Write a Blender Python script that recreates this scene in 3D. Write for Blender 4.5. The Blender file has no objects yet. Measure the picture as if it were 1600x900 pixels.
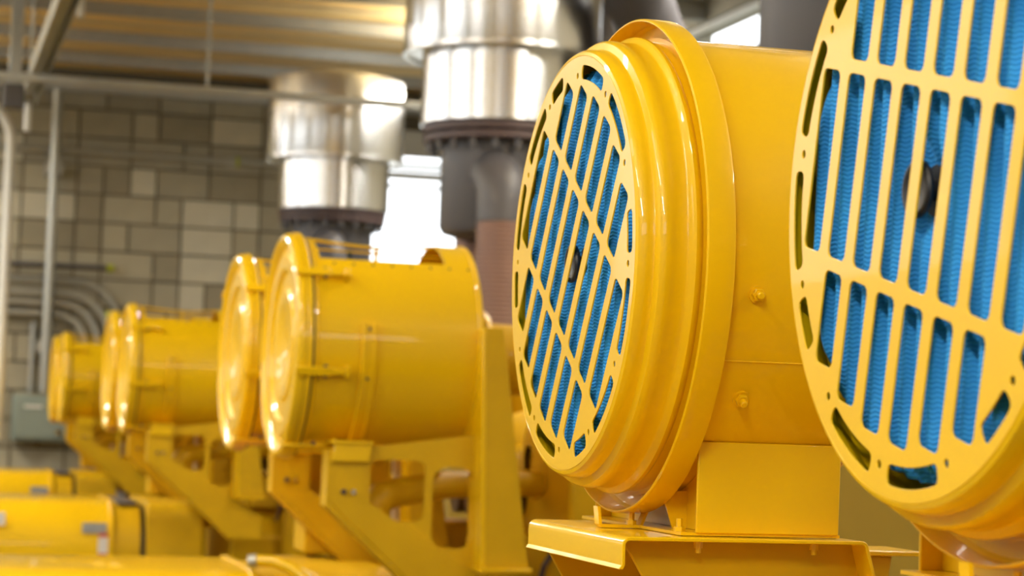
import bpy, bmesh, math, random
from mathutils import Vector, Matrix
random.seed(4)
S = bpy.context.scene
COL = S.collection
pi = math.pi
EYE = 2.1                      # camera height above the floor; everything below is written relative to the eye

# ------------------------------------------------------------------ camera
yaw, pitch, roll = 0.2713, 0.0618, 0.0336
F = Vector((math.sin(yaw)*math.cos(pitch), math.cos(yaw)*math.cos(pitch), math.sin(pitch)))
R0 = Vector((math.cos(yaw), -math.sin(yaw), 0)); U0 = R0.cross(F)
R = R0*math.cos(roll) + U0*math.sin(roll); U = -R0*math.sin(roll) + U0*math.cos(roll)
cd = bpy.data.cameras.new('camera'); cam = bpy.data.objects.new('camera', cd); COL.objects.link(cam)
cam.matrix_world = Matrix(((R.x, U.x, -F.x, 0), (R.y, U.y, -F.y, 0), (R.z, U.z, -F.z, EYE), (0, 0, 0, 1)))
cd.sensor_width = 36; cd.lens = 36*3359.4/1600; cd.clip_start = .05; cd.clip_end = 200
cd.dof.use_dof = True; cd.dof.focus_distance = 3.02; cd.dof.aperture_fstop = 6.0; cd.dof.aperture_blades = 0
S.camera = cam

# ------------------------------------------------------------------ sky, exposure
w = bpy.data.worlds.new('world'); S.world = w; w.use_nodes = True
wn = w.node_tree; bg = wn.nodes['Background']
bg.inputs[0].default_value = (0.93, 0.97, 1.0, 1); bg.inputs[1].default_value = 3.2
S.view_settings.view_transform = 'Standard'; S.view_settings.look = 'None'
S.view_settings.exposure = 0.0; S.view_settings.gamma = 1.0; S.view_settings.use_curve_mapping = False
S.cycles.max_bounces = 8; S.cycles.diffuse_bounces = 4; S.cycles.glossy_bounces = 4
S.cycles.sample_clamp_indirect = 6.0; S.cycles.caustics_reflective = False; S.cycles.caustics_refractive = False

def portal(name, loc, rot, sx, sy):
    l = bpy.data.lights.new(name, 'AREA'); l.shape = 'RECTANGLE'; l.size = sx; l.size_y = sy
    l.cycles.is_portal = True
    o = bpy.data.objects.new(name, l); o.location = loc; o.rotation_euler = rot; COL.objects.link(o)
# left wall bay doors (daylight) and the far door
BAYS = [(1.2, 5.6), (7.0, 11.4), (12.8, 17.2), (18.4, 22.0)]
for a, b in BAYS:
    portal('bay_portal', (-5.25, (a+b)/2, 2.25+EYE), (0, -pi/2, 0), 2.1, b-a)
portal('front_window_portal', (.5, -6.25, 2.75+EYE), (pi/2, 0, 0), 9.0, 1.1)
portal('far_door_portal', (5.3, 23.3, 2.6), (pi/2, 0, pi), 1.6, 5.2)

# ------------------------------------------------------------------ materials
def mat(name, base, rough=.5, metal=0.0, coat=0.0, noise=0.0, nscale=8.0, bump=0.0, bscale=60.0, spec=.5, emit=None, es=0.0, dark=None):
    m = bpy.data.materials.new(name); m.use_nodes = True; nt = m.node_tree; b = nt.nodes['Principled BSDF']
    b.inputs['Base Color'].default_value = (*base, 1); b.inputs['Roughness'].default_value = rough
    b.inputs['Metallic'].default_value = metal; b.inputs['Coat Weight'].default_value = coat
    b.inputs['Coat Roughness'].default_value = .035; b.inputs['Specular IOR Level'].default_value = spec
    tc = nt.nodes.new('ShaderNodeTexCoord')
    if noise:
        n = nt.nodes.new('ShaderNodeTexNoise'); n.inputs['Scale'].default_value = nscale; n.inputs['Detail'].default_value = 5
        nt.links.new(tc.outputs['Object'], n.inputs['Vector'])
        mx = nt.nodes.new('ShaderNodeMix'); mx.data_type = 'RGBA'
        d = dark or tuple(c*(1-noise) for c in base); l = tuple(min(1, c*(1+noise*.6)) for c in base)
        mx.inputs[6].default_value = (*d, 1); mx.inputs[7].default_value = (*l, 1)
        nt.links.new(n.outputs['Fac'], mx.inputs[0]); nt.links.new(mx.outputs[2], b.inputs['Base Color'])
    if bump:
        n2 = nt.nodes.new('ShaderNodeTexNoise'); n2.inputs['Scale'].default_value = bscale; n2.inputs['Detail'].default_value = 3
        nt.links.new(tc.outputs['Object'], n2.inputs['Vector'])
        bp = nt.nodes.new('ShaderNodeBump'); bp.inputs['Strength'].default_value = bump; bp.inputs['Distance'].default_value = .002
        nt.links.new(n2.outputs['Fac'], bp.inputs['Height']); nt.links.new(bp.outputs[0], b.inputs['Normal'])
    if emit:
        b.inputs['Emission Color'].default_value = (*emit, 1); b.inputs['Emission Strength'].default_value = es
    return m
YEL = mat('yellow_paint', (.82, .498, .001), .40, spec=.25, coat=.6, noise=.05, nscale=3, bump=.05, bscale=90)
YEL2 = mat('yellow_engine_paint', (.64, .38, .002), .5, spec=.25, coat=.08, noise=.18, nscale=6, bump=.2, bscale=40)
YELD = mat('yellow_grille_paint', (.82, .498, .006), .36, spec=.4, coat=.22, noise=.05, nscale=9)
STEEL = mat('galvanised_steel', (.42, .42, .38), .42, metal=.75, noise=.15, nscale=12)
SILV = mat('stainless_cladding', (.74, .73, .71), .26, metal=1.0, noise=.1, nscale=2.5)
SN = SILV.node_tree; SB = SN.nodes['Principled BSDF']; tg_ = SN.nodes.new('ShaderNodeTangent'); tg_.direction_type = 'RADIAL'; tg_.axis = 'Z'
SB.inputs['Anisotropic'].default_value = .8; SB.inputs['Anisotropic Rotation'].default_value = .25; SN.links.new(tg_.outputs[0], SB.inputs['Tangent'])
DGREY = mat('heat_grey_paint', (.085, .08, .085), .5, noise=.15, nscale=5)
BROWN = mat('rusty_brown_flange', (.075, .045, .043), .55, noise=.3, nscale=10)
COPPER = mat('copper_brown_bellows', (.26, .15, .11), .45, metal=.3, noise=.1)
BLACK = mat('black_plastic', (.010, .008, .008), .5)
RUB = mat('black_rubber', (.02, .025, .02), .5)
WHITEP = mat('white_pipe_paint', (.75, .74, .68), .4)
FLOORM = mat('dark_floor', (.07, .066, .06), .6, noise=.15, nscale=1.5)
BOXG = mat('grey_green_enclosure', (.25, .30, .26), .45, noise=.08)
LABEL = mat('grey_plate', (.33, .35, .36), .4, metal=.2, noise=.3, nscale=30)
LABELW = mat('white_sticker', (.72, .68, .62), .5, noise=.1, nscale=40)
REDM = mat('red_print', (.6, .12, .04), .5)
YGREEN = mat('yellow_green_tape', (.42, .45, .02), .5)
MORTAR = mat('mortar', (.15, .125, .08), .9, noise=.2, nscale=4, bump=.5)
BLK = [mat('block_%s' % n, c, .9, noise=.16, nscale=5, bump=.6, bscale=50) for n, c in
       (('taupe', (.36, .325, .235)), ('khaki', (.41, .37, .265)), ('olive', (.30, .265, .185)), ('pale', (.56, .52, .395)))]
CONC = mat('concrete', (.34, .33, .28), .85, noise=.15, nscale=1.5, bump=.2)
DECK = mat('galvanised_deck_gold_reflection', (.88, .64, .28), .36, metal=.45, noise=.25, nscale=1.2)  # gold base colour stands for the yellow machines reflected in the deck
FRAME = mat('white_window_frame', (.78, .78, .74), .5)
WALLP = mat('painted_wall', (.34, .32, .25), .85, noise=.08, nscale=2)
TUBE = mat('lamp_diffuser', (.9, .9, .9), .4, emit=(1.0, .97, .90), es=12.0)

def fabric():
    m = bpy.data.materials.new('blue_filter_fabric'); m.use_nodes = True; nt = m.node_tree; b = nt.nodes['Principled BSDF']
    b.inputs['Roughness'].default_value = .85; b.inputs['Specular IOR Level'].default_value = .25
    tc = nt.nodes.new('ShaderNodeTexCoord')
    n = nt.nodes.new('ShaderNodeTexNoise'); n.inputs['Scale'].default_value = 9; n.inputs['Detail'].default_value = 4
    nt.links.new(tc.outputs['Object'], n.inputs['Vector'])
    wv = nt.nodes.new('ShaderNodeTexWave'); wv.wave_type = 'BANDS'; wv.bands_direction = 'Z'
    wv.inputs['Scale'].default_value = 62; wv.inputs['Distortion'].default_value = 0
    # zig-zag weave: displace the band coordinate sideways
    sx = nt.nodes.new('ShaderNodeSeparateXYZ'); nt.links.new(tc.outputs['Object'], sx.inputs[0])
    m1 = nt.nodes.new('ShaderNodeMath'); m1.operation = 'MULTIPLY'; m1.inputs[1].default_value = 130
    nt.links.new(sx.outputs['Y'], m1.inputs[0])
    m2 = nt.nodes.new('ShaderNodeMath'); m2.operation = 'PINGPONG'; m2.inputs[1].default_value = .5
    nt.links.new(m1.outputs[0], m2.inputs[0])
    m3 = nt.nodes.new('ShaderNodeMath'); m3.operation = 'MULTIPLY_ADD'; m3.inputs[1].default_value = .0042
    nt.links.new(m2.outputs[0], m3.inputs[0]); nt.links.new(sx.outputs['Z'], m3.inputs[2])
    cb = nt.nodes.new('ShaderNodeCombineXYZ'); nt.links.new(m3.outputs[0], cb.inputs['Z'])
    nt.links.new(cb.outputs[0], wv.inputs['Vector'])
    mx = nt.nodes.new('ShaderNodeMix'); mx.data_type = 'RGBA'
    mx.inputs[6].default_value = (.016, .165, .50, 1); mx.inputs[7].default_value = (.05, .42, .95, 1)
    ad = nt.nodes.new('ShaderNodeMath'); ad.operation = 'MULTIPLY_ADD'; ad.inputs[1].default_value = .13
    nt.links.new(wv.outputs['Fac'], ad.inputs[0]); 
    m4 = nt.nodes.new('ShaderNodeMath'); m4.operation = 'MULTIPLY'; m4.inputs[1].default_value = .8
    nt.links.new(n.outputs['Fac'], m4.inputs[0]); nt.links.new(m4.outputs[0], ad.inputs[2])
    nt.links.new(ad.outputs[0], mx.inputs[0]); nt.links.new(mx.outputs[2], b.inputs['Base Color'])
    bp = nt.nodes.new('ShaderNodeBump'); bp.inputs['Strength'].default_value = .5; bp.inputs['Distance'].default_value = .002
    nt.links.new(wv.outputs['Fac'], bp.inputs['Height']); nt.links.new(bp.outputs[0], b.inputs['Normal'])
    return m
BLUE = fabric()

# ------------------------------------------------------------------ mesh helpers (coordinates relative to the eye)
class MB:
    def __init__(s): s.v = []; s.f = []
    def add(s, vs, fs):
        n = len(s.v); s.v += [tuple(v) for v in vs]; s.f += [tuple(i+n for i in f) for f in fs]; return s
    def box(s, x0, x1, y0, y1, z0, z1):
        v = [(x, y, z) for x in (x0, x1) for y in (y0, y1) for z in (z0, z1)]
        return s.add(v, [(0,1,3,2), (4,6,7,5), (0,4,5,1), (2,3,7,6), (0,2,6,4), (1,5,7,3)])
    def rev(s, prof, c, axis='X', n=64, a0=0.0, a1=2*pi, closed_prof=False):
        """revolve prof [(t, r)] about an axis through c; t runs along the axis"""
        full = abs(a1-a0-2*pi) < 1e-6; m = n if full else n+1; vs = []
        for i in range(m):
            a = a0+(a1-a0)*i/n; ca, sa = math.cos(a), math.sin(a)
            for t, r in prof:
                if axis == 'X': vs.append((c[0]+t, c[1]-r*ca, c[2]+r*sa))
                elif axis == 'Y': vs.append((c[0]+r*ca, c[1]+t, c[2]+r*sa))
                else: vs.append((c[0]+r*ca, c[1]+r*sa, c[2]+t))
        k = len(prof); fs = []
        for i in range(n):
            j = (i+1) % m
            for q in range(k if closed_prof else k-1):
                q2 = (q+1) % k; fs.append((i*k+q, i*k+q2, j*k+q2, j*k+q))
        s.add(vs, fs)
        if not full and closed_prof:
            b = len(s.v)-len(vs); s.f.append(tuple(b+q for q in range(k))); s.f.append(tuple(b+n*k+q for q in reversed(range(k))))
        return s
    def tube(s, pts, r, n=12, cap=True):
        pts = [Vector(p) for p in pts]; rings = []; up = None
        for i, p in enumerate(pts):
            d = (pts[min(i+1, len(pts)-1)]-pts[max(i-1, 0)]).normalized()
            if up is None:
                up = Vector((0, 0, 1)) if abs(d.z) < .9 else Vector((1, 0, 0))
            sd = d.cross(up).normalized(); up = sd.cross(d).normalized()
            rr = r[i] if isinstance(r, (list, tuple)) else r
            rings.append([p+(sd*math.cos(2*pi*k/n)+up*math.sin(2*pi*k/n))*rr for k in range(n)])
        vs = [v for g in rings for v in g]; fs = []
        for i in range(len(pts)-1):
            for k in range(n):
                fs.append((i*n+k, i*n+(k+1) % n, (i+1)*n+(k+1) % n, (i+1)*n+k))
        if cap: fs += [tuple(reversed(range(n))), tuple((len(pts)-1)*n+k for k in range(n))]
        return s.add(vs, fs)
    def prism(s, poly, a0, a1, plane='XZ'):
        """extrude a 2-D outline between a0 and a1 along the missing axis"""
        f = {'XZ': lambda p, a: (p[0], a, p[1]), 'YZ': lambda p, a: (a, p[0], p[1]), 'XY': lambda p, a: (p[0], p[1], a)}[plane]
        k = len(poly); vs = [f(p, a0) for p in poly]+[f(p, a1) for p in poly]
        return s.add(vs, [tuple(range(k)), tuple(reversed(range(k, 2*k)))]+[(i, (i+1) % k, k+(i+1) % k, k+i) for i in range(k)])
    def grid(s, vs, nx, ny):
        return s.add(vs, [(i*ny+j, (i+1)*ny+j, (i+1)*ny+j+1, i*ny+j+1) for i in range(nx-1) for j in range(ny-1)])
    def mesh(s, name, o=(0, 0, 0), smooth=32):
        me = bpy.data.meshes.new(name)
        me.from_pydata([(v[0]-o[0], v[1]-o[1], v[2]-o[2]) for v in s.v], [], s.f)
        bm = bmesh.new(); bm.from_mesh(me); bmesh.ops.remove_doubles(bm, verts=bm.verts, dist=1e-5)
        bmesh.ops.recalc_face_normals(bm, faces=bm.faces); bm.to_mesh(me); bm.free()
        if smooth: me.shade_smooth(); me.set_sharp_from_angle(angle=math.radians(smooth))
        return me
def tag(o, label=None, cat=None, group=None, kind=None):
    if label: o['label'] = label
    if cat: o['category'] = cat
    if group: o['group'] = group
    if kind: o['kind'] = kind
    return o
ORG = {}
def thing(name, o, label, cat, group=None):
    e = bpy.data.objects.new(name, None); e.location = (o[0], o[1], o[2]+EYE); e.empty_display_size = .1
    COL.objects.link(e); ORG[e.name] = Vector(o); return tag(e, label, cat, group)
def put(name, mb, m, parent=None, bevel=0, smooth=32):
    """parent = thing or part; meshes are stored relative to the thing's origin"""
    top = parent
    while top is not None and top.parent: top = top.parent
    o = ORG[top.name] if top is not None else Vector((0, 0, -EYE))
    me = mb.mesh(name, o, smooth) if isinstance(mb, MB) else mb
    me.materials.append(m)
    ob = bpy.data.objects.new(name, me); COL.objects.link(ob)
    if parent is not None: ob.parent = parent
    if bevel:
        b = ob.modifiers.new('bevel', 'BEVEL'); b.width = bevel; b.segments = 2; b.limit_method = 'ANGLE'; b.angle_limit = math.radians(40)
    return ob
def kids(o): return [c for c in bpy.data.objects if c.parent == o]
def dup(root, dy, label=None, group=None, dx=0):
    """copy a thing with its parts and sub-parts"""
    c = root.copy(); COL.objects.link(c); c.location = root.location+Vector((dx, dy, 0))
    if label: c['label'] = label
    if group: c['group'] = group
    ORG[c.name] = ORG[root.name]+Vector((dx, dy, 0))
    for ch in kids(root):
        p = ch.copy(); COL.objects.link(p); p.parent = c
        for g in kids(ch):
            q = g.copy(); COL.objects.link(q); q.parent = p
    return c
def stud(p, n, prof, k=6):
    p = Vector(p); n = Vector(n); return MB().tube([p+n*a for a, r in prof], [r for a, r in prof], k)
def arcpts(cx, cz, r, a0, a1, n=8):
    return [(cx+r*math.cos(a0+(a1-a0)*i/n), cz+r*math.sin(a0+(a1-a0)*i/n)) for i in range(n+1)]
def rrect(u0, u1, v0, v1, r, n=4):
    out = []
    for cx, cy, a in ((u1-r, v1-r, 0), (u0+r, v1-r, pi/2), (u0+r, v0+r, pi), (u1-r, v0+r, 3*pi/2)):
        out += arcpts(cx, cy, r, a, a+pi/2, n)
    return out

# ------------------------------------------------------------------ the setting
XR, XL, YB, YF, ZT, ZF = 6.2, -5.0, 22.9, -6.0, 3.55, -EYE
def struct(name, mb, m, bevel=0, smooth=0):
    o = put(name, mb, m, None, bevel, smooth); o['kind'] = 'structure'; return o
struct('floor', MB().box(XL-.3, XR+.3, YF-.3, YB+.3, ZF-.2, ZF), FLOORM)
struct('ground_outside', MB().box(-40, 40, -30, 60, ZF-.5, ZF-.21), CONC)
# back wall: mortar bed with separate concrete blocks, door opening X 4.6..6.1
DX0, DX1, DZ = 4.55, 6.05, 3.14
wb = MB().box(XL-.3, DX0, YB+.012, YB+.3, ZF, ZT+.1).box(DX0, DX1, YB+.012, YB+.3, DZ, ZT+.1).box(DX1, XR+.3, YB+.012, YB+.3, ZF, ZT+.1)
WB = struct('wall_back', wb, MORTAR)
BW, BH = .555, .298
def block_mesh(w_, nm):
    return MB().box(0, w_-.022, -.022, .02, 0, BH-.022)
bme = {}
nb = 0
x_start = -0.9
for r_ in range(15):
    z0 = ZT-.11-(r_+1)*BH
    x = x_start-(BW/2 if r_ % 2 else 0)
    while x < DX0-.04:
        wd = BW
        if random.random() < .34: wd = BW/2
        wd = min(wd, DX0-x)
        if wd > .1:
            key = round(wd, 3)
            if key not in bme:
                me = block_mesh(wd, 'b').mesh('brick', (0, 0, 0), 0); bme[key] = me
            k = random.random(); mi = 0 if k < .45 else 1 if k < .72 else 2 if k < .90 else 3
            kk = (key, mi)
            if kk not in bme:
                m2 = bme[key].copy(); m2.materials.append(BLK[mi]); bme[kk] = m2
            b = bpy.data.objects.new('brick', bme[kk]); COL.objects.link(b); b.parent = WB
            b.location = (x, YB+random.uniform(-.004, .004), z0+EYE); nb += 1
        x += wd
far = [MB() for _ in BLK]
for r_ in range(19):
    z0 = ZT-.11-(r_+1)*BH
    segs = [(XL, -0.9-(BW/2 if r_ % 2 else 0))]+([(x_start, DX0)] if r_ >= 15 else [])+[(DX1, XR)]
    for xa, xb in segs:
        x = xb
        while x > xa+.02:
            wd = min(BW if random.random() > .34 else BW/2, x-xa); x -= wd
            if wd > .05: far[min(3, int(abs(random.gauss(0, 1.4))))].box(x, x+wd-.022, YB-.022, YB+.02, z0, z0+BH-.022)
for mb, m in zip(far, BLK):
    o = put('block_courses', mb, m, None, 0, 0); o.data.transform(Matrix.Translation((0, 0, 0))); o.parent = WB; o['kind'] = 'stuff'
struct('baseboard_back', MB().box(-1.2, DX0, YB-.16, YB-.03, ZF, -.66), CONC, .01)
# right wall with a clerestory window, front wall, left wall with open bays
WY0, WY1, WZ0, WZ1 = 15.4, 17.2, 2.98, 3.36
struct('wall_right', MB().box(XR, XR+.3, YF, WY0, ZF, ZT+.1).box(XR, XR+.3, WY1, YB+.3, ZF, ZT+.1)
       .box(XR, XR+.3, WY0, WY1, ZF, WZ0).box(XR, XR+.3, WY0, WY1, WZ1, ZT+.1), WALLP)
struct('window_1', MB().box(XR+.05, XR+.12, WY0, WY1, WZ0, WZ0+.03).box(XR+.05, XR+.12, WY0, WY1, WZ1-.03, WZ1)
       .box(XR+.05, XR+.12, WY0, WY0+.03, WZ0, WZ1).box(XR+.05, XR+.12, WY1-.03, WY1, WZ0, WZ1), FRAME)
struct('wall_front', MB().box(XL-.3, XR+.3, YF-.3, YF, ZF, 2.2).box(XL-.3, XR+.3, YF-.3, YF, 3.3, ZT+.1).box(XL-.3, -4, YF-.3, YF, 2.2, 3.3).box(5, XR+.3, YF-.3, YF, 2.2, 3.3), WALLP)
lw = MB(); ye = YF
for a, b in BAYS:
    lw.box(XL-.3, XL, ye, a, ZF, ZT+.1); lw.box(XL-.3, XL, a, b, 3.3, ZT+.1).box(XL-.3, XL, a, b, ZF, 1.2); ye = b
lw.box(XL-.3, XL, ye, YB+.3, ZF, ZT+.1)
struct('wall_left', lw, WALLP)
# corrugated roof deck, ribs along X
dk = MB(); prof = []; y = YF
while y < YB+.2:
    prof += [(y, ZT), (y+.22, ZT), (y+.36, ZT+.085), (y+.62, ZT+.085)]; y += .76
top = [(p[0], p[1]+.02) for p in reversed(prof)]
vs = []
for xx in (XL-.3, XR+.3):
    vs += [(xx, p[0], p[1]) for p in prof]
k = len(prof)
dk.add(vs, [(i, i+1, k+i+1, k+i) for i in range(k-1)])
dk.box(XL-.3, XR+.3, YF-.3, YB+.3, ZT+.1, ZT+.2)
struct('ceiling', dk, DECK)
# roof beams (along X) and the ledger on the back wall
for i, (yb, zb) in enumerate(((16.6, 3.42), (10.2, 3.42), (4.0, 3.42), (-2, 3.42))):
    struct('trim_%d' % (i+1), MB().box(XL, XR, yb-.07, yb+.07, zb+.1, zb+.115).box(XL, XR, yb-.006, yb+.006, zb-.05, zb+.1).box(XL, XR, yb-.07, yb+.07, zb-.065, zb-.05), STEEL)
for i, yb in enumerate((16.0, 17.5, 19.0, 20.5, 21.8)):
    struct('trim_%d' % (i+6), MB().prism([(yb-.05, 3.44), (yb+.012, 3.44), (yb+.012, 3.56), (yb, 3.56), (yb, 3.452), (yb-.05, 3.452)], XL, XR, 'YZ'), STEEL)
struct('trim_5', MB().box(XL, XR, YB-.12, YB-.02, 3.30, 3.44), STEEL, .01)
# the far door: frame, louvres over a bright opening
D = struct('door_1', MB().box(DX0, DX0+.06, YB-.02, YB+.2, ZF, DZ).box(DX1-.06, DX1, YB-.02, YB+.2, ZF, DZ)
           .box(DX0, DX1, YB-.02, YB+.2, DZ-.05, DZ).box(DX0, DX1, YB-.02, YB+.2, 2.62, 2.68), FRAME)
lm = None
for i in range(3):
    z = (2.50, 2.70, 2.76)[i]
    if lm is None:
        lm = MB().prism([(YB+.02, 0), (YB+.16, .05), (YB+.16, .065), (YB+.02, .015)], DX0+.06, DX1-.06, 'YZ').mesh('slat', (0, 0, 0), 0); lm.materials.append(FRAME)
    s_ = bpy.data.objects.new('slat', lm); COL.objects.link(s_); s_.parent = D; s_.location = (0, 0, z+EYE)

tp_ = put('transom_panel', MB().box(DX0+.06, DX1-.06, YB+.05, YB+.09, 2.86, DZ-.05), FRAME); tp_.parent = D
# ------------------------------------------------------------------ ceiling lamps
def lamp(x, y, label):
    t = thing('strip_lamp', (x, y, 3.0), label, 'lamp', 'strip lamps under the roof')
    put('housing', MB().prism([(x-.11, 3.02), (x-.04, 3.09), (x+.04, 3.09), (x+.11, 3.02)], y-1.22, y+1.22, 'XZ'), FRAME, t)
    put('diffuser', MB().box(x-.09, x+.09, y-1.2, y+1.2, 2.985, 3.02), TUBE, t)
    for s_ in (-.8, .8): put('hanger', MB().tube([(x, y+s_, 3.08), (x, y+s_, ZT)], .006, 6), STEEL, t)
    l = bpy.data.lights.new('strip_light', 'AREA'); l.shape = 'RECTANGLE'; l.size = .18; l.size_y = 2.4; l.energy = 290 if y < 0 else 64 if y < 5 else 92; l.color = (1, .97, .90)
    o = bpy.data.objects.new('strip_light', l); o.location = (x, y, 2.97+EYE); COL.objects.link(o)
    l = bpy.data.lights.new('roof_fill_light', 'AREA'); l.shape = 'RECTANGLE'; l.size = .22; l.size_y = 2.4; l.energy = 130; l.color = (1, .97, .90)  # added upward fill, brightens the roof deck and back wall
    o = bpy.data.objects.new('roof_fill_light', l); o.location = (x, y, 3.12+EYE); o.rotation_euler = (pi, 0, 0); COL.objects.link(o)
for x, nm in ((-1.6, 'aisle'), (4.6, 'far side of the machines')):
    for y in (1.0, 4.4, 7.8, 11.2)+((-2.4, 14.6, 18.0, 21.2) if x < 0 else (17.7,)):  # farthest lamps in both rows added out of view to brighten roof and wall
        lamp(x, y, 'white strip lamp hanging under the roof above the %s, farthest one added out of view' % nm)

# ------------------------------------------------------------------ air cleaner with the round grille
def grille_mesh(name, xf, yc, zc, rot, o):
    cu = bpy.data.curves.new(name, 'CURVE'); cu.dimensions = '2D'; cu.fill_mode = 'BOTH'
    cu.extrude = .0007; cu.bevel_depth = .0005; cu.bevel_resolution = 1; cu.offset = -.0005
    def spl(pts):
        s_ = cu.splines.new('POLY'); s_.points.add(len(pts)-1); s_.use_cyclic_u = True
        for p, q in zip(s_.points, pts): p.co = (q[0], q[1], 0, 1)
    spl([(.3205*math.cos(a), .3205*math.sin(a)) for a in [2*pi*i/120 for i in range(120)]])
    c, s = math.cos(rot), math.sin(rot)
    def G(pts): return [(u*c+v*s, -u*s+v*c) for u, v in pts]       # grid frame -> plate frame (clockwise rot)
    P = .0678; hw = .0227
    for i in range(8):
        uc = (i-3.5)*P
        spl(G(rrect(uc-hw, uc+hw, -.102, .102, .009)))
        if 1 <= i <= 6:
            v1 = {1: .221, 6: .223, 2: .249, 5: .249, 3: .263, 4: .263}[i]
            spl(G(rrect(uc-hw, uc+hw, .117, v1, .009))); spl(G(rrect(uc-hw, uc+hw, -v1, -.117, .009)))
    def arc_slot(a0, a1, ri=.2845, ro=.3065):
        r = .007; n = 10; out = []; e = r/ro
        a0, a1 = math.radians(a0), math.radians(a1)
        pt = lambda a, q: (q*math.sin(a), q*math.cos(a))
        for k_ in range(n+1): a = a0+e+(a1-a0-2*e)*k_/n; out.append(pt(a, ro))
        out += [pt(a1-e*.3, ro-r*.3), pt(a1, ro-r), pt(a1, ri+r), pt(a1-e*.3, ri+r*.3)]
        for k_ in range(n+1): a = a1-e-(a1-a0-2*e)*k_/n; out.append(pt(a, ri))
        out += [pt(a0+e*.3, ri+r*.3), pt(a0, ri+r), pt(a0, ro-r), pt(a0+e*.3, ro-r*.3)]
        return out
    for a0, a1 in ((64, 86), (94, 116), (154, 176), (-176, -154), (-116, -94), (-86, -64), (-26, -4), (4, 26)):
        spl(G(arc_slot(a0, a1)))
    for a0, a1 in ((123, 135), (-135, -123), (45, 57), (-57, -45)):
        spl(G(arc_slot(a0, a1, .2835)))
    for k_ in range(12):
        a = math.radians(30*k_); cx, cy = .2905*math.sin(a), .2905*math.cos(a)
        spl(G([(cx+.0048*math.cos(t), cy+.0048*math.sin(t)) for t in [2*pi*j/14 for j in range(14)]]))
    ob = bpy.data.objects.new(name, cu); COL.objects.link(ob)
    bpy.context.view_layer.update()
    me = bpy.data.meshes.new_from_object(ob.evaluated_get(bpy.context.evaluated_depsgraph_get()))
    bpy.data.objects.remove(ob); 
    for v in me.vertices:
        a, b, cc = v.co; v.co = (xf-cc-o[0], yc-a-o[1], zc+b-o[2])
    me.materials.clear(); me.name = name
    me.shade_smooth(); me.set_sharp_from_angle(angle=math.radians(25))
    return me

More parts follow.
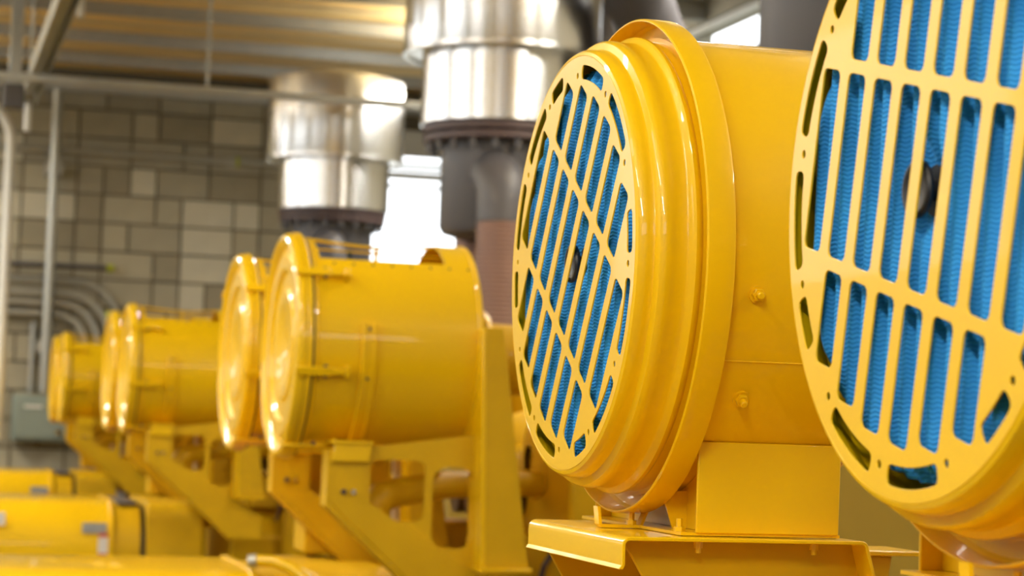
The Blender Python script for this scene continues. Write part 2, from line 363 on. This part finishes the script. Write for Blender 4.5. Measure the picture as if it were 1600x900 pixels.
XF = .9751
def grille_cleaner(yc, zc, rot, label):
    o = (1.2, yc, zc-.31)
    t = thing('air_cleaner', o, label, 'air cleaner', 'air cleaners with slotted grilles')
    c = (XF, yc, zc)
    # pressed front cover, stepped profile
    pr = [(.0015, .3195), (-.0005, .3215), (.0015, .3265), (.007, .3300), (.016, .3312), (.0215, .3310), (.0245, .3322), (.0265, .3370), (.0285, .3425),
          (.033, .3455), (.039, .3465), (.046, .3462), (.050, .3452), (.068, .3452), (.0715, .3470), (.0745, .3520), (.0785, .3550), (.083, .3552), (.087, .3530), (.090, .350), (.120, .350),
          (.120, .346), (.04, .340), (.03, .330), (.02, .325), (.006, .3225)]
    put('front_cover', MB().rev(pr, c, n=128, closed_prof=True), YEL, t)
    g = put('grille', grille_mesh('grille', XF+.0005, yc, zc, rot, ORG[t.name]), YELD, t)
    # clamp flange: a hoop standing proud of the cover, hollow in front
    fl = [(.084, .3820), (.086, .3838), (.092, .3845), (.122, .3845), (.126, .3835), (.127, .380), (.127, .356), (.121, .356), (.121, .374), (.116, .3785), (.088, .3795), (.084, .3805)]
    put('clamp_ring', MB().rev(fl, c, n=128, closed_prof=True), YEL, t)
    # housing drum
    hs = [(.112, .340), (.112, .357), (.372, .357), (.382, .354), (.389, .346), (.391, .335), (.393, .22), (.40, .20), (.52, .20), (.52, .19), (.38, .19), (.375, .33), (.36, .345), (.14, .345)]
    h = put('housing', MB().rev(hs, c, n=128, closed_prof=True), YEL, t)
    def onc(x, ang, r): a = math.radians(ang); return Vector((x, yc-r*math.cos(a), zc+r*math.sin(a)))
    a = math.radians(-25.2)
    sm = MB(); p0 = onc(XF+.124, -25.2, .3575); p1 = onc(XF+.37, -25.2, .3575)
    sm.tube([p0, p1], .0011, 8); put('weld_seam', sm, YEL, h)
    for bx, ang in ((1.147, -9.3), (1.150, -34.8)):
        n = onc(0, ang, 1)-onc(0, ang, 0); p = onc(bx, ang, .356)
        mb = MB(); mb.tube([p, p+n*.004], .0125, 20); bo = put('bolt', mb, YEL, t)
        mb = MB(); mb.tube([p+n*.004, p+n*.011], .0098, 6); put('nut', mb, YEL, bo, .0008, 20)
        mb = MB(); mb.tube([p+n*.011, p+n*.0185, p+n*.020], [.0055, .0055, .0042], 14); put('stud', mb, YEL, bo)
    # blue pre-filter: pleated front and side
    fr = .300; xs = XF+.024
    mb = MB(); N = 200; M = 40
    def zz(u): return (.0135*(.5+.5*math.cos(2*pi*(u/.034)))**1.2)+.0015*math.sin(u*47)
    lean = math.tan(math.radians(3))
    vs = []; nx = 180; ny = 30
    for i in range(nx):
        u = -fr+2*fr*(i+.001)/(nx-.998); hv = math.sqrt(max(0, fr*fr-u*u))
        for j in range(ny):
            v = -hv+2*hv*j/(ny-1)
            e = max(0, (math.hypot(u, v)-fr+.02)/.02)
            cz_ = math.exp(-((u*u+v*v)/.038**2)**2)
            vs.append((xs-zz(u-v*lean)*(1-cz_)+.012*e*e+.010*cz_, yc-u, zc+v))
    mb.grid(vs, nx, ny)
    mb.rev([(.038, fr-.002), (.30, fr-.002), (.30, 0.0001)], c, n=96)
    fe = put('filter_element', mb, BLUE, t, 0, 60)
    # black retaining knob on the filter
    kb = [(.032, .0001), (.032, .010), (.0315, .011), (.0265, .011), (.012, .0125), (.0115, .027), (.009, .030), (.006, .0305), (.0025, .029), (.0025, .026), (.005, .022), (.006, .0001)]
    put('knob', MB().rev(kb, (XF+.002, yc+.008, zc), n=40), BLACK, fe)
    put('washer', MB().rev([(.031, .0001), (.031, .024), (.029, .027), (.0245, .027), (.0235, .0001)], (XF+.004, yc+.008, zc), n=32), BLACK, fe)
    saddle(t, yc, zc)
    return t
Y1, Z1, Y2, Z2 = 1.991, .2508, 3.183, .2478

# saddle and folded shelf under each of them
ZS = -.158
def saddle(t, yc, zc):
    d0 = .237
    sp = put('saddle', MB().prism([(1.108, ZS+.0045), (1.332, ZS+.0045), (1.3335, -.0205), (1.108, -.0205)], yc-d0-.003, yc-d0+.003, 'XZ'), YEL, t, .002)
    put('side_plate', MB().prism([(1.108, ZS+.0045), (1.332, ZS+.0045), (1.332, -.0205), (1.108, -.0205)], yc+d0-.003, yc+d0+.003, 'XZ'), YEL, sp, .002)
    def cradle(x0, x1):
        pts = [(yc-d0, ZS+.006)]+[(yc+d, zc-math.sqrt(.357**2-d*d)-.001) for d in [-d0+2*d0*i/24 for i in range(25)]]+[(yc+d0, ZS+.006)]
        return MB().prism(pts, x0, x1, 'YZ')
    put('cradle_web', cradle(1.135, 1.141), YEL, sp); put('cradle_web', cradle(1.316, 1.322), YEL, sp)
    put('base_plate', MB().box(1.085, 1.335, yc-d0, yc+d0, ZS+.001, ZS+.0055), YEL, sp)
    put('gusset', MB().prism([(1.113, ZS+.006), (1.16, ZS+.006), (1.16, -.095), (1.095, -.098)], yc-.125, yc-.121, 'XZ'), YEL, sp)
    put('bolt', stud((1.095, yc-.205, ZS+.005), (0, 0, 1), [(0, .009), (.007, .009), (.0071, .005), (.019, .005)]), YEL, sp)
    ft = put('front_foot', MB().prism([(1.018, -.125), (1.021, ZS+.006), (1.026, ZS+.001), (1.088, ZS+.001), (1.092, ZS+.006), (1.101, -.130), (1.098, -.130), (1.087, ZS+.006), (1.026, ZS+.006), (1.022, -.125)], yc-.052, yc-.030, 'XZ'), YEL, t)
    put('bolt', stud((1.075, yc-.045, ZS+.005), (0, 0, 1), [(0, .008), (.008, .008), (.0081, .005), (.020, .005)]), YEL, ft)
grille_cleaner(Y1, Z1, math.radians(13.1), 'yellow drum air cleaner with slotted grille over blue filter, cut off by the right edge')
grille_cleaner(Y2, Z2, math.radians(33.7), 'yellow drum air cleaner with slotted grille over blue filter, clamp ring and two side bolts')
def shelf(yc, label):
    y0, y1 = yc-.283, yc+.195
    t = thing('steel_shelf', (1.18, yc, -.55), label, 'shelf', 'folded shelves carrying the grille air cleaners')
    r = .012; xl, xr = .981, 1.362; th = .0055
    outer = [(xl-.004, ZS-.046)]+[(xl, ZS-.040)]+[(xl, ZS-r)]+arcpts(xl+r, ZS-r, r, pi, pi/2, 5)[1:]+arcpts(xr-r, ZS-r, r, pi/2, 0, 5)+[(xr+.018, ZS-.075)]
    inner = [(xr+.018-th, ZS-.075)]+arcpts(xr-r, ZS-r, r-th, 0, pi/2, 5)+arcpts(xl+r, ZS-r, r-th, pi/2, pi, 5)+[(xl+th, ZS-.040), (xl+th-.003, ZS-.046)]
    put('plate', MB().prism(outer+inner, y0, y1, 'XZ'), YEL, t, .0012)
    for wy in (y0+.05, y1-.06):
        put('web', MB().prism([(.992, ZS-.004), (1.356, ZS-.004), (1.372, -.16), (1.40, -.54), (1.22, -.54), (1.012, -.188)] if wy < yc else
                              [(.992, ZS-.004), (1.356, ZS-.004), (1.345, -.54), (1.20, -.54), (.995, -.20)], wy, wy+.006, 'XZ'), YEL2, t, .002)
    put('post', MB().box(1.20, 1.34, yc-.10, yc+.10, -1.06, ZS-.006), YEL2, t, .004)
    put('side_ledge', MB().box(1.376, 1.62, yc+.06, yc+.20, -.200, -.192), YEL, t, .002)
    put('ledge_block', MB().prism([(1.45, -.30), (1.56, -.30), (1.575, -.20), (1.45, -.20)], yc+.08, yc+.18, 'XZ'), YEL2, t, .004)
    for bx in (1.105, 1.285):
        put('bolt', stud((bx, y0+.025, ZS-.0055), (0, 0, -1), [(0, .0065), (.010, .0065), (.0101, .004), (.017, .004)]), YEL, t)
    return t
f1 = shelf(Y2, 'folded yellow steel shelf with a rounded front lip, in full view under the saddle bracket')
dup(f1, Y1-Y2, 'folded yellow steel shelf only just showing at the bottom edge, below the rightmost air cleaner')

# ------------------------------------------------------------------ air cleaner with the closed lid
XC, RC, ZC = 1.318, .4195, .2546
def closed_cleaner(yc, label):
    c = (XC, yc, ZC)
    t = thing('air_cleaner', (1.7, yc, ZC-.4), label, 'air cleaner', 'air cleaners with closed lids')
    lid = [(.040, .0001), (.040, .05), (.030, .075), (.030, .13), (.018, .15), (.018, .20), (.028, .215), (.028, .27), (.014, .285), (.012, .335), (.022, .35), (.022, .368), (.004, .385), (-.002, .398),
           (.002, .410), (.012, .4175), (.022, .4195), (.034, .4195), (.036, .410), (.036, .395)]
    l_ = put('lid', MB().rev(lid, c, n=96), YEL, t)
    put('lid_rim', MB().rev([(.036, .398), (.036, .422), (.040, .424), (.052, .424), (.056, .420), (.056, .398)], c, n=96, closed_prof=True), YEL, t)
    put('shadow_gap_ring', MB().rev([(.0565, .396), (.0565, .4135), (.064, .4135), (.064, .396)], c, n=96, closed_prof=True), RUB, t)  # black ring drawn for the shadow gap between lid rim and body
    body = MB()
    gap = math.radians(52)
    body.rev([(.05, .398), (.05, .408), (.06, .412), (.075, .408), (.08, .4), (.10, .4), (.10, .393), (.05, .393)], c, n=96, closed_prof=True)
    body.rev([(.095, .393), (.095, .4), (.575, .4), (.575, .393)], c, n=72, a0=-pi-gap, a1=gap, closed_prof=True)
    body.rev([(.57, .393), (.57, .4), (.668, .4), (.672, .405), (.684, .405), (.688, .4), (.69, .39), (.70, .36), (.705, .30), (.705, .12), (.69, .12), (.69, .30), (.66, .385)], c, n=96, closed_prof=True)
    put('body', body, YEL, t)
    def on(x, ang, r): a = math.radians(ang); return Vector((x, yc-r*math.cos(a), ZC+r*math.sin(a)))
    # edge strip with screws along the top cut-out
    for i in range(8):
        p = on(XC+.15+i*.072, 48, .399); n = on(0, 48, 1)-on(0, 48, 0); put('screw', MB().tube([p, p+n*.003], .005, 8), BROWN, t)
    for ang in (8, -17): p = on(XC+.262, ang, .412); n = on(0, ang, 1)-on(0, ang, 0); put('screw', MB().tube([p, p+n*.004], .006, 8), BROWN, t)
    wire = MB().tube([(XC+.06, yc-.02, ZC+.402), (XC+.26, yc-.02, ZC+.385), (XC+.40, yc-.02, ZC+.378), (XC+.60, yc-.02, ZC+.396)], .006, 8)
    tw = put('top_wire', wire, YEL, t)
    put('lower_wire', MB().tube([(XC+.09, yc-.02, ZC+.365), (XC+.60, yc-.02, ZC+.355)], .004, 8), YEL, tw)
    put('wire_post', MB().box(XC+.35, XC+.362, yc-.03, yc-.01, ZC-.39, ZC+.378), YEL, tw)
    put('grommet', MB().box(XC+.245, XC+.26, yc-.03, yc-.005, ZC+.335, ZC+.36), RUB, t)
    # mounting band
    put('strap', MB().rev([(.235, .399), (.235, .414), (.239, .418), (.250, .418), (.252, .412), (.276, .412), (.278, .418), (.287, .418), (.291, .414), (.291, .399)], c, n=48, a0=-pi*1.06, a1=math.radians(11), closed_prof=True), YEL, t)
    for ang in (37, -13.5, -60, 88 if False else 143):
        n = on(0, ang, 1)-on(0, ang, 0)
        tg = Vector((0, n.z, -n.y))
        def slab(x0, x1, r0, r1, w):
            vs = []
            for x in (x0, x1):
                for rr in (r0, r1):
                    for s in (-w, w):
                        vs.append(on(x, ang, rr)+tg*s)
            return vs
        fs = [(0,1,3,2), (4,6,7,5), (0,4,5,1), (2,3,7,6), (0,2,6,4), (1,5,7,3)]
        la = put('latch', MB().add(slab(XC-.004, XC+.125, .425, .436, .016), fs), YEL, t, .003)
        put('lever', MB().add(slab(XC+.105, XC+.180, .416, .434, .012), fs), YEL, la, .003)
        put('lever_tip', MB().add(slab(XC+.175, XC+.194, .400, .442, .020), fs), YEL, la, .003)
        put('pin', MB().tube([on(XC+.105, ang, .425)-tg*.022, on(XC+.105, ang, .425)+tg*.022], .008, 10), BROWN, la)
    pts = []
    for i in range(7): a = pi/2*i/6; pts.append((XC+1.05+.26*math.sin(a), yc, ZC-.02-.26+.26*math.cos(a)))
    put('outlet_pipe', MB().tube([(XC+.69, yc, ZC-.02)]+pts+[(XC+1.31, yc, -.10)], .135, 28), YEL2, t)
    put('pipe_clamp', MB().rev([(.705, .15), (.705, .20), (.745, .20), (.745, .15)], (XC, yc, ZC-.02), n=32, closed_prof=True), RUB, t)
    put('pipe_collar', MB().rev([(.75, .137), (.75, .18), (.77, .19), (.79, .18), (.80, .137)], (XC, yc, ZC-.02), n=32), YEL, t)
    return t
c0 = closed_cleaner(7.97, 'nearest closed-lid yellow air cleaner, largest, with latches and strap in full view')

# ------------------------------------------------------------------ stands of the closed cleaners
def strut(root, yc):
    """bent flat-sided arm: head under the strap, leg running down to the engine"""
    y0 = yc-.36
    arm = [(1.465, -.125), (1.595, -.125), (1.597, -.30), (1.70, -.365), (2.19, -.66), (2.19, -.80), (2.0, -.80), (1.465, -.31)]
    t = put('support_arm', MB().prism(arm, y0, y0+.012, 'XZ'), YEL2, root, .003)
    put('arm_flange', MB().prism([(1.453, -.125), (1.467, -.125), (1.467, -.315), (2.0, -.80), (1.985, -.805), (1.453, -.325)], y0-.002, y0+.11, 'XZ'), YEL2, t, .002)
    put('head_plate', MB().prism([(1.463, -.165), (1.600, -.165), (1.612, -.10), (1.475, -.10)], y0-.022, y0-.002, 'XZ'), YEL, t, .003)
    put('cap_plate', MB().box(1.465, 1.615, y0-.03, y0+.16, -.102, -.090), YEL, t, .003)
    for bx in (1.515, 1.55):
        put('bolt', MB().tube([(bx, y0, -.272), (bx, y0-.014, -.272)], .010, 6), SILV if bx > 1.53 else BROWN, t)
def stand(root, yc):
    y0 = yc-.45
    post = [(1.995, .335), (2.065, .335), (2.185, -.53), (2.022, -.53)]
    t = put('mounting_frame', MB().prism(post, y0-.01, y0, 'XZ'), YEL2, root, .003)
    put('post_side', MB().prism([(1.985, .33), (1.998, .335), (2.026, -.53), (2.006, -.53)], y0-.012, y0+.18, 'XZ'), YEL, t, .004)
    put('foot', MB().box(2.0, 2.195, y0-.03, y0+.2, -.545, -.53), YEL, t, .003)
    # side plate with two holes
    cu = bpy.data.curves.new('p', 'CURVE'); cu.dimensions = '2D'; cu.fill_mode = 'BOTH'; cu.extrude = .005
    def spl(pts):
        s_ = cu.splines.new('POLY'); s_.points.add(len(pts)-1); s_.use_cyclic_u = True
        for p, q in zip(s_.points, pts): p.co = (q[0], q[1], 0, 1)
    spl([(1.575, -.115), (2.03, -.05), (2.03, -.54), (1.86, -.54), (1.575, -.39)])
    spl(rrect(1.612, 1.815, -.375, -.155, .03, 6)); spl(rrect(1.845, 2.0, -.47, -.175, .055, 6))
    ob = bpy.data.objects.new('p', cu); COL.objects.link(ob); bpy.context.view_layer.update()
    me = bpy.data.meshes.new_from_object(ob.evaluated_get(bpy.context.evaluated_depsgraph_get())); bpy.data.objects.remove(ob)
    o_ = ORG[root.name]
    for v in me.vertices: a, b, cc = v.co; v.co = (a-o_.x, y0+.10-cc-o_.y, b-o_.z)
    me.materials.clear(); put('side_plate', me, YEL2, t)
strut(c0, 7.97)
stand(c0, 7.97)
ys = (9.17, 13.97, 15.17, 19.955, 21.155)
ls = ('closed-lid yellow air cleaner directly behind the largest closed-lid one',
      'closed-lid yellow air cleaner in front of the second smaller pair, long drum visible',
      'closed-lid yellow air cleaner of the middle pair, only its lid showing',
      'closed-lid yellow air cleaner in front of the farthest smallest pair',
      'farthest closed-lid yellow air cleaner, a thin lid beside the grey conduit')
for y_, l_ in zip(ys, ls): dup(c0, y_-7.97, l_)

# ------------------------------------------------------------------ generator sets
def sq(hw, zt, zb, r, yc, n=8):
    return arcpts(yc+hw-r, zt-r, r, 0, pi/2, n)+arcpts(yc-hw+r, zt-r, r, pi/2, pi, n)+[(yc-hw, zb), (yc+hw, zb)]
def genset(yc, label, near=False):
    t = thing('generator_set', (2.2, yc, ZF), label, 'generator', 'generator sets in the row')
    al_ = put('alternator', MB().prism(sq(.62, -.600, -1.75, .30, yc), -.9, 1.30, 'YZ'), YEL, t, .006)
    put('end_collar', MB().prism(sq(.60, -.612, -1.72, .29, yc), 1.30, 1.475, 'YZ'), YEL2, t, .006)
    put('cover_strap', MB().prism(sq(.628, -.590, -1.7, .30, yc), 1.275, 1.30, 'YZ'), YEL, t, .004)
    put('gap_seal', MB().prism(sq(.56, -.635, -1.7, .27, yc), 1.475, 1.51, 'YZ'), RUB, t)
    put('coupling_housing', MB().prism(sq(.60, -.600, -1.8, .10, yc), 1.51, 1.87, 'YZ'), YEL2, t, .008)
    eb = put('engine_block', MB().prism([(yc-.50, -1.75), (yc-.55, -1.2), (yc-.62, -.80), (yc-.42, -.60), (yc+.42, -.60), (yc+.62, -.80), (yc+.55, -1.2), (yc+.50, -1.75)], 2.05, 4.6, 'YZ'), YEL2, t, .02)
    for s in (-1, 1):
        for i in range(6):
            x = 2.15+i*.40
            put('rocker_cover', MB().prism([(x, -.62), (x, -.46), (x+.03, -.43), (x+.31, -.43), (x+.34, -.46), (x+.34, -.62)], yc+s*.42-.14, yc+s*.42+.14, 'XZ'), YEL2, t, .012)
        put('skid_rail', MB().box(-.9, 4.7, yc+s*.5-.09, yc+s*.5+.09, ZF, -1.74), YEL2, t, .01)
        put('exhaust_manifold', MB().tube([(2.2, yc+s*.12, -.30), (4.4, yc+s*.12, -.30)], .085, 16), BROWN, t)
    for i in range(5):
        x = 2.35+i*.42
        put('fuel_line', MB().tube([(x, yc-.58, -.70), (x+.02, yc-.64, -.55), (x+.14, yc-.60, -.38), (x+.2, yc-.42, -.36)], .012, 8), STEEL if i % 2 else BROWN, t)
    put('oil_filter', MB().rev([(-.48, .0001), (-.48, .07), (-.46, .08), (0, .08), (.01, .0001)], (2.45, yc-.72, -.62), 'Z', 24), YEL2, t)
    put('oil_filter', MB().rev([(-.48, .0001), (-.48, .07), (-.46, .08), (0, .08), (.01, .0001)], (2.68, yc-.72, -.62), 'Z', 24), YEL2, t)
    # turbo elbow and its clamps seen through the frame holes
    el = MB().tube([(1.69, yc-.74, -.46), (1.68, yc-.74, -.37), (1.685, yc-.74, -.325), (1.71, yc-.73, -.295), (1.76, yc-.72, -.28), (1.88, yc-.66, -.262), (2.0, yc-.58, -.25), (2.42, yc-.4, -.24)], [.045, .05, .058, .06, .055, .052, .052, .052], 16)
    put('coolant_elbow', el, YEL2, t)
    put('vertical_pipe', MB().tube([(1.83, yc-.42, -.60), (1.83, yc-.42, -.05)], .016, 10), mat_pipe, t)
    put('turbo_housing', MB().rev([(-.16, .06), (-.14, .16), (0, .20), (.12, .17), (.16, .08)], (2.55, yc-.30, -.15), 'X', 32), YEL2, t)
    put('turbo_housing', MB().rev([(-.16, .06), (-.14, .16), (0, .20), (.12, .17), (.16, .08)], (2.55, yc+.30, -.15), 'X', 32), YEL2, t)
    put('intake_plenum', MB().prism([(2.42, -.44), (2.42, -.14), (2.46, -.10), (2.80, -.10), (2.84, -.14), (2.84, -.44)], yc-.78, yc+.78, 'XZ'), YEL2, t, .02)
    put('control_cabinet', MB().box(1.62, 1.98, yc+.35, yc+.62, -.58, -.14), YEL2, t, .01)
    hose = [(1.30, yc-.42, -.560), (1.36, yc-.46, -.560), (1.42, yc-.51, -.580), (1.47, yc-.56, -.62), (1.505, yc-.60, -.69), (1.52, yc-.64, -.78)]
    put('arched_hose', MB().tube(hose, .022, 12), YEL, t)
    put('hose_clamp', MB().tube([(1.27, yc-.41, -.565), hose[0]], .027, 12), STEEL, t)
    put('vent_strip', MB().box(1.33, 1.46, yc-.45, yc+.45, -.622, -.606), DGREY, t, .004)
    # plates and stickers on the alternator flank
    f = yc-.623
    put('rating_plate', MB().box(1.10, 1.255, f-.003, f+.004, -.80, -.735), LABEL, t)
    sk = put('warning_sticker', MB().box(1.205, 1.265, f-.003, f+.004, -.94, -.80), LABELW, t)
    put('sticker_header', MB().box(1.205, 1.265, f-.0045, f-.002, -.825, -.80), REDM, sk)
    put('sticker_footer', MB().box(1.205, 1.265, f-.0045, f-.002, -.94, -.928), REDM, sk)
    put('name_sticker', MB().box(.41, .62, f-.004, f+.02, -.76, -.68), LABELW, t)
    return t
MANI = mat('dimmed_yellow_manifold', (.30, .19, .01), .6, noise=.3, nscale=4)  # darker yellow: the dimness behind the drums is put into the colour
mat_pipe = mat('cream_pipe', (.75, .60, .35), .35)
g0 = genset(8.57, 'yellow generator set with alternator flank along the bottom left edge of the photo')
dup(g0, 6.0, 'yellow generator set at lower left with grey plate and red-edged sticker on its flank')
dup(g0, 12.0, 'farthest yellow generator set, short strip of its top beside the block wall')
g1 = dup(g0, -5.98, 'yellow generator set under the two grille air cleaners, nearly all below the frame')

g1.scale.z = .68  # flattened so its unseen top bounces less yellow light onto the drums
for ch in kids(g0):
    if ch.name.split('.')[0] == 'vent_strip': bpy.data.objects.remove(ch)
for g in [o for o in bpy.data.objects if o.get('category') == 'generator' and o is not g0]:
    for ch in kids(g):
        if ch.name.split('.')[0] in ('arched_hose', 'hose_clamp'): bpy.data.objects.remove(ch)
# ------------------------------------------------------------------ exhaust stacks
def stack(x, y, label):
    t = thing('exhaust_stack', (x, y, -.56), label, 'exhaust', 'silver clad exhaust stacks')
    c = (x, y, 0)
    put('upper_cladding', MB().rev([(2.21, .0001), (2.21, .50), (2.215, .594), (2.23, .600), (2.90, .600), (2.91, .596), (2.96, .42), (2.965, .0001)], c, 'Z', 96), SILV, t)
    put('lower_cladding', MB().rev([(1.775, .0001), (1.775, .485), (2.22, .485)], c, 'Z', 96), SILV, t)
    put('cladding_band', MB().rev([(2.20, .58), (2.20, .606), (2.225, .606), (2.225, .58)], c, 'Z', 96, closed_prof=True), SILV, t)
    put('flange', MB().rev([(1.72, .3), (1.72, .462), (1.725, .470), (1.765, .470), (1.77, .464), (1.77, .3)], c, 'Z', 96, closed_prof=True), BROWN, t)
    put('flange', MB().rev([(1.665, .3), (1.665, .455), (1.67, .462), (1.705, .462), (1.71, .457), (1.71, .3)], c, 'Z', 96, closed_prof=True), BROWN, t)
    bm_ = None
    for i in range(20):
        a = 2*pi*i/20; px, py = x+.425*math.cos(a), y+.425*math.sin(a)
        if bm_ is None:
            o_ = ORG[t.name]
            bm_ = MB().tube([(o_.x, o_.y, 1.61), (o_.x, o_.y, 1.72)], .022, 6).mesh('bolt', o_); bm_.materials.append(DGREY)
        b = bpy.data.objects.new('bolt', bm_); COL.objects.link(b); b.parent = t; b.location = (px-x, py-y, 0)
    put('drum', MB().rev([(1.70, .0001), (1.70, .352), (1.16, .352), (1.12, .33), (1.10, .26), (1.10, .0001)], c, 'Z', 64), DGREY, t)
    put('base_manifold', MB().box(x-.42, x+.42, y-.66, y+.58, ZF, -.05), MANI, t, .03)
    # two elbows turning down into brown bellows
    for nm, dx, dy in (('front', -.09, -.46), ('rear', -.02, .33)):
        pts = [(x+dx, y+dy*.4, 1.50-.02)]
        for i in range(8):
            a = pi/2*i/7; pts.append((x+dx, y+dy*(.55+.45*math.sin(a)), 1.27+.19*math.cos(a)))
        pts.append((x+dx, y+dy, 1.16))
        e = put('elbow', MB().tube(pts, .150, 32), DGREY, t)
        pr = []
        z = 1.155
        while z > .16:
            pr += [(z, .146), (z-.006, .152), (z-.018, .152), (z-.024, .146)]; z -= .027
        put('bellows', MB().rev(pr, (x+dx, y+dy, 0), 'Z', 48), COPPER, t)
        put('down_pipe', MB().rev([(.17, .14), (.17, .17), (.14, .17), (.14, .13), (-.06, .13)], (x+dx, y+dy, 0), 'Z', 32), YEL2, t)
    return t
k0 = stack(3.385, 12.57, 'large silver clad exhaust stack with brown flange, left of the big grille air cleaner')
dup(k0, 5.9, 'smaller silver clad exhaust stack farther back, above the largest closed-lid air cleaner', dx=.10)
dup(k0, -5.75, 'exhaust stack whose dark grey body shows behind the two grille air cleaners', dx=-.26)
# dark duct crossing behind the big stack
du = thing('exhaust_duct', (3.98, 11.87, 3.0), 'dark grey round duct dropping from the roof, right of the large silver stack', 'duct')
pts = [(3.98, 11.87, ZT-.02), (3.98, 11.87, 2.55)]+[(3.98+.055*i, 11.87+.35*math.sin(pi/2*i/6)*1.0, 2.55-.35*(1-math.cos(pi/2*i/6))) for i in range(1, 7)]+[(4.50, 12.9, 2.2), (4.60, 13.8, 2.22), (4.62, 14.1, 2.3), (4.62, 14.2, 2.6), (4.62, 14.2, ZT-.02)]
put('pipe', MB().tube(pts, .20, 32), DGREY, du)
put('flange', MB().rev([(2.72, .19), (2.72, .27), (2.76, .27), (2.76, .19)], (3.98, 11.87, 0), 'Z', 40, closed_prof=True), BROWN, du)
# ------------------------------------------------------------------ conduits and the enclosure on the back wall
def conduit(pts, r, m, label, bands=(), tape=None, cat='conduit', group=None):
    t = thing('conduit', pts[0], label, cat, group)
    put('tube', MB().tube(pts, r, 14), m, t)
    for b in bands:
        put('clip', MB().box(b[0]-r*1.7, b[0]+r*1.7, b[1]-.01, YB-.03, b[2]-r*1.2, b[2]+r*1.2), STEEL, t, .002)
    if tape: put('tape', MB().tube(tape, r*1.5, 14), YGREEN, t)
    return t
def bend(x0, z0, x1, r, zb, y, left=0.3):
    """horizontal run, quarter bend, then down"""
    p = [(left, y, z0), (x1-r, y, z0)]
    for i in range(1, 9): a = pi/2*i/8; p.append((x1-r+r*math.sin(a), y, z0-r+r*math.cos(a)))
    p.append((x1, y, zb)); return p
conduit([(1.335, YB-.26, 3.28), (1.335, YB-.26, .14)], .052, STEEL, 'pale upright conduit on the block wall between the white pipe and the bends', [(1.335, YB-.26, 2.45), (1.335, YB-.26, .6)])
conduit(bend(0, 1.16, 1.98, .46, .2, YB-.16), .036, STEEL, 'outermost of the three curved grey conduits on the block wall', tape=[(1.98, YB-.16, .92), (1.98, YB-.16, 1.00)], group='curved conduits on the block wall')
conduit(bend(0, 1.30, 2.10, .5, .4, YB-.10), .030, STEEL, 'thin dark conduit bending down above the three curved grey conduits', group='curved conduits on the block wall')
conduit(bend(0, 1.06, 1.86, .40, .2, YB-.16), .036, STEEL, 'middle one of the three curved grey conduits on the block wall', group='curved conduits on the block wall')
conduit(bend(0, .95, 1.74, .34, .2, YB-.16), .040, STEEL, 'innermost of the three curved grey conduits on the block wall', group='curved conduits on the block wall')
conduit([(.2, YB-.09, 1.46), (1.93, YB-.09, 1.46)], .026, DGREY, 'straight dark conduit on the wall ending in a yellow-green tip', tape=[(1.93, YB-.09, 1.46), (2.0, YB-.09, 1.46)])
conduit([(.2, YB-.09, 2.66), (3.7, YB-.09, 2.66)], .034, STEEL, 'long straight grey conduit running high across the block wall', [(1.0, YB-.09, 2.66), (3.2, YB-.09, 2.66)], tape=[(3.24, YB-.09, 2.66), (3.27, YB-.09, 2.66)])
conduit([(1.21, YB-.08, .86), (1.21, YB-.08, .13)], .03, STEEL, 'short grey conduit dropping from the bends toward the enclosure')
wp = [(.30, 21.6, 2.98)]+[(.45+.39*math.sin(pi/2*i/8), 21.6, 2.59+.39*math.cos(pi/2*i/8)) for i in range(9)]+[(.84, 21.6, -.35)]
conduit(wp, .048, WHITEP, 'white painted pipe at the left edge, curving over at its top', cat='pipe')
en = thing('electrical_enclosure', (1.3, YB-.2, -.4), 'grey-green electrical box on the wall below the curved conduits', 'electrical box')
put('box', MB().box(1.03, 1.60, YB-.30, YB-.03, -.37, .10), BOXG, en, .012)
put('door', MB().box(1.06, 1.57, YB-.325, YB-.30, -.34, .07), BOXG, en, .008)
put('latch', MB().rev([(-.03, .0001), (-.03, .028), (0, .028)], (1.49, YB-.325, -.27), 'Y', 16), SILV, en)
put('name_plate', MB().box(1.14, 1.32, YB-.332, YB-.325, -.03, .0), WHITEP, en)
# overhead strut racks
def rack(x, y0, y1, z, label):
    t = thing('strut_channel', (x, y0, z), label, 'channel', 'overhead strut channels')
    put('channel', MB().prism([(x-.07, z-.06), (x-.055, z-.06), (x-.055, z+.045), (x+.055, z+.045), (x+.055, z-.06), (x+.07, z-.06), (x+.07, z+.06), (x-.07, z+.06)], y0, y1, 'XZ'), STEEL, t)
    for yy in (y1-.25, (y0+y1)/2):
        put('rod', MB().tube([(x, yy, z+.06), (x, yy, ZT-.01)], .014, 8), STEEL, t)
    put('bolt', MB().tube([(x, y1-.04, z-.30), (x, y1-.04, z-.04)], .03, 10), WHITEP, t)
    return t
rack(1.10, 9.0, 16.35, 3.22, 'grey strut channel overhead at top left, ending near the hanging rods')
rack(.88, 12.0, 19.2, 2.69, 'lower grey strut channel just right of the white pipe, ending in a bright bolt')
cr = thing('cross_rail', (2.6, 17.3, 2.6), 'thin grey rail crossing in front of the smaller silver stack', 'rail')
put('rail', MB().box(.0, 4.2, 17.27, 17.33, 2.555, 2.615), STEEL, cr, .006)
for xx in (.15, 2.2, 4.05):
    put('rod', MB().tube([(xx, 17.3, 2.6), (xx, 17.3, ZT)], .012, 8), STEEL, cr)
hp = thing('hanger_post', (.75, 17.9, 2.6), 'thick upright grey hanger post at top left of the photo', 'post')
put('post', MB().box(.66, .76, 17.95, 18.05, 2.50, ZT-.01), STEEL, hp, .006)
put('shoe', MB().box(.62, .79, 17.92, 18.08, 2.42, 2.62), DGREY, hp, .01)
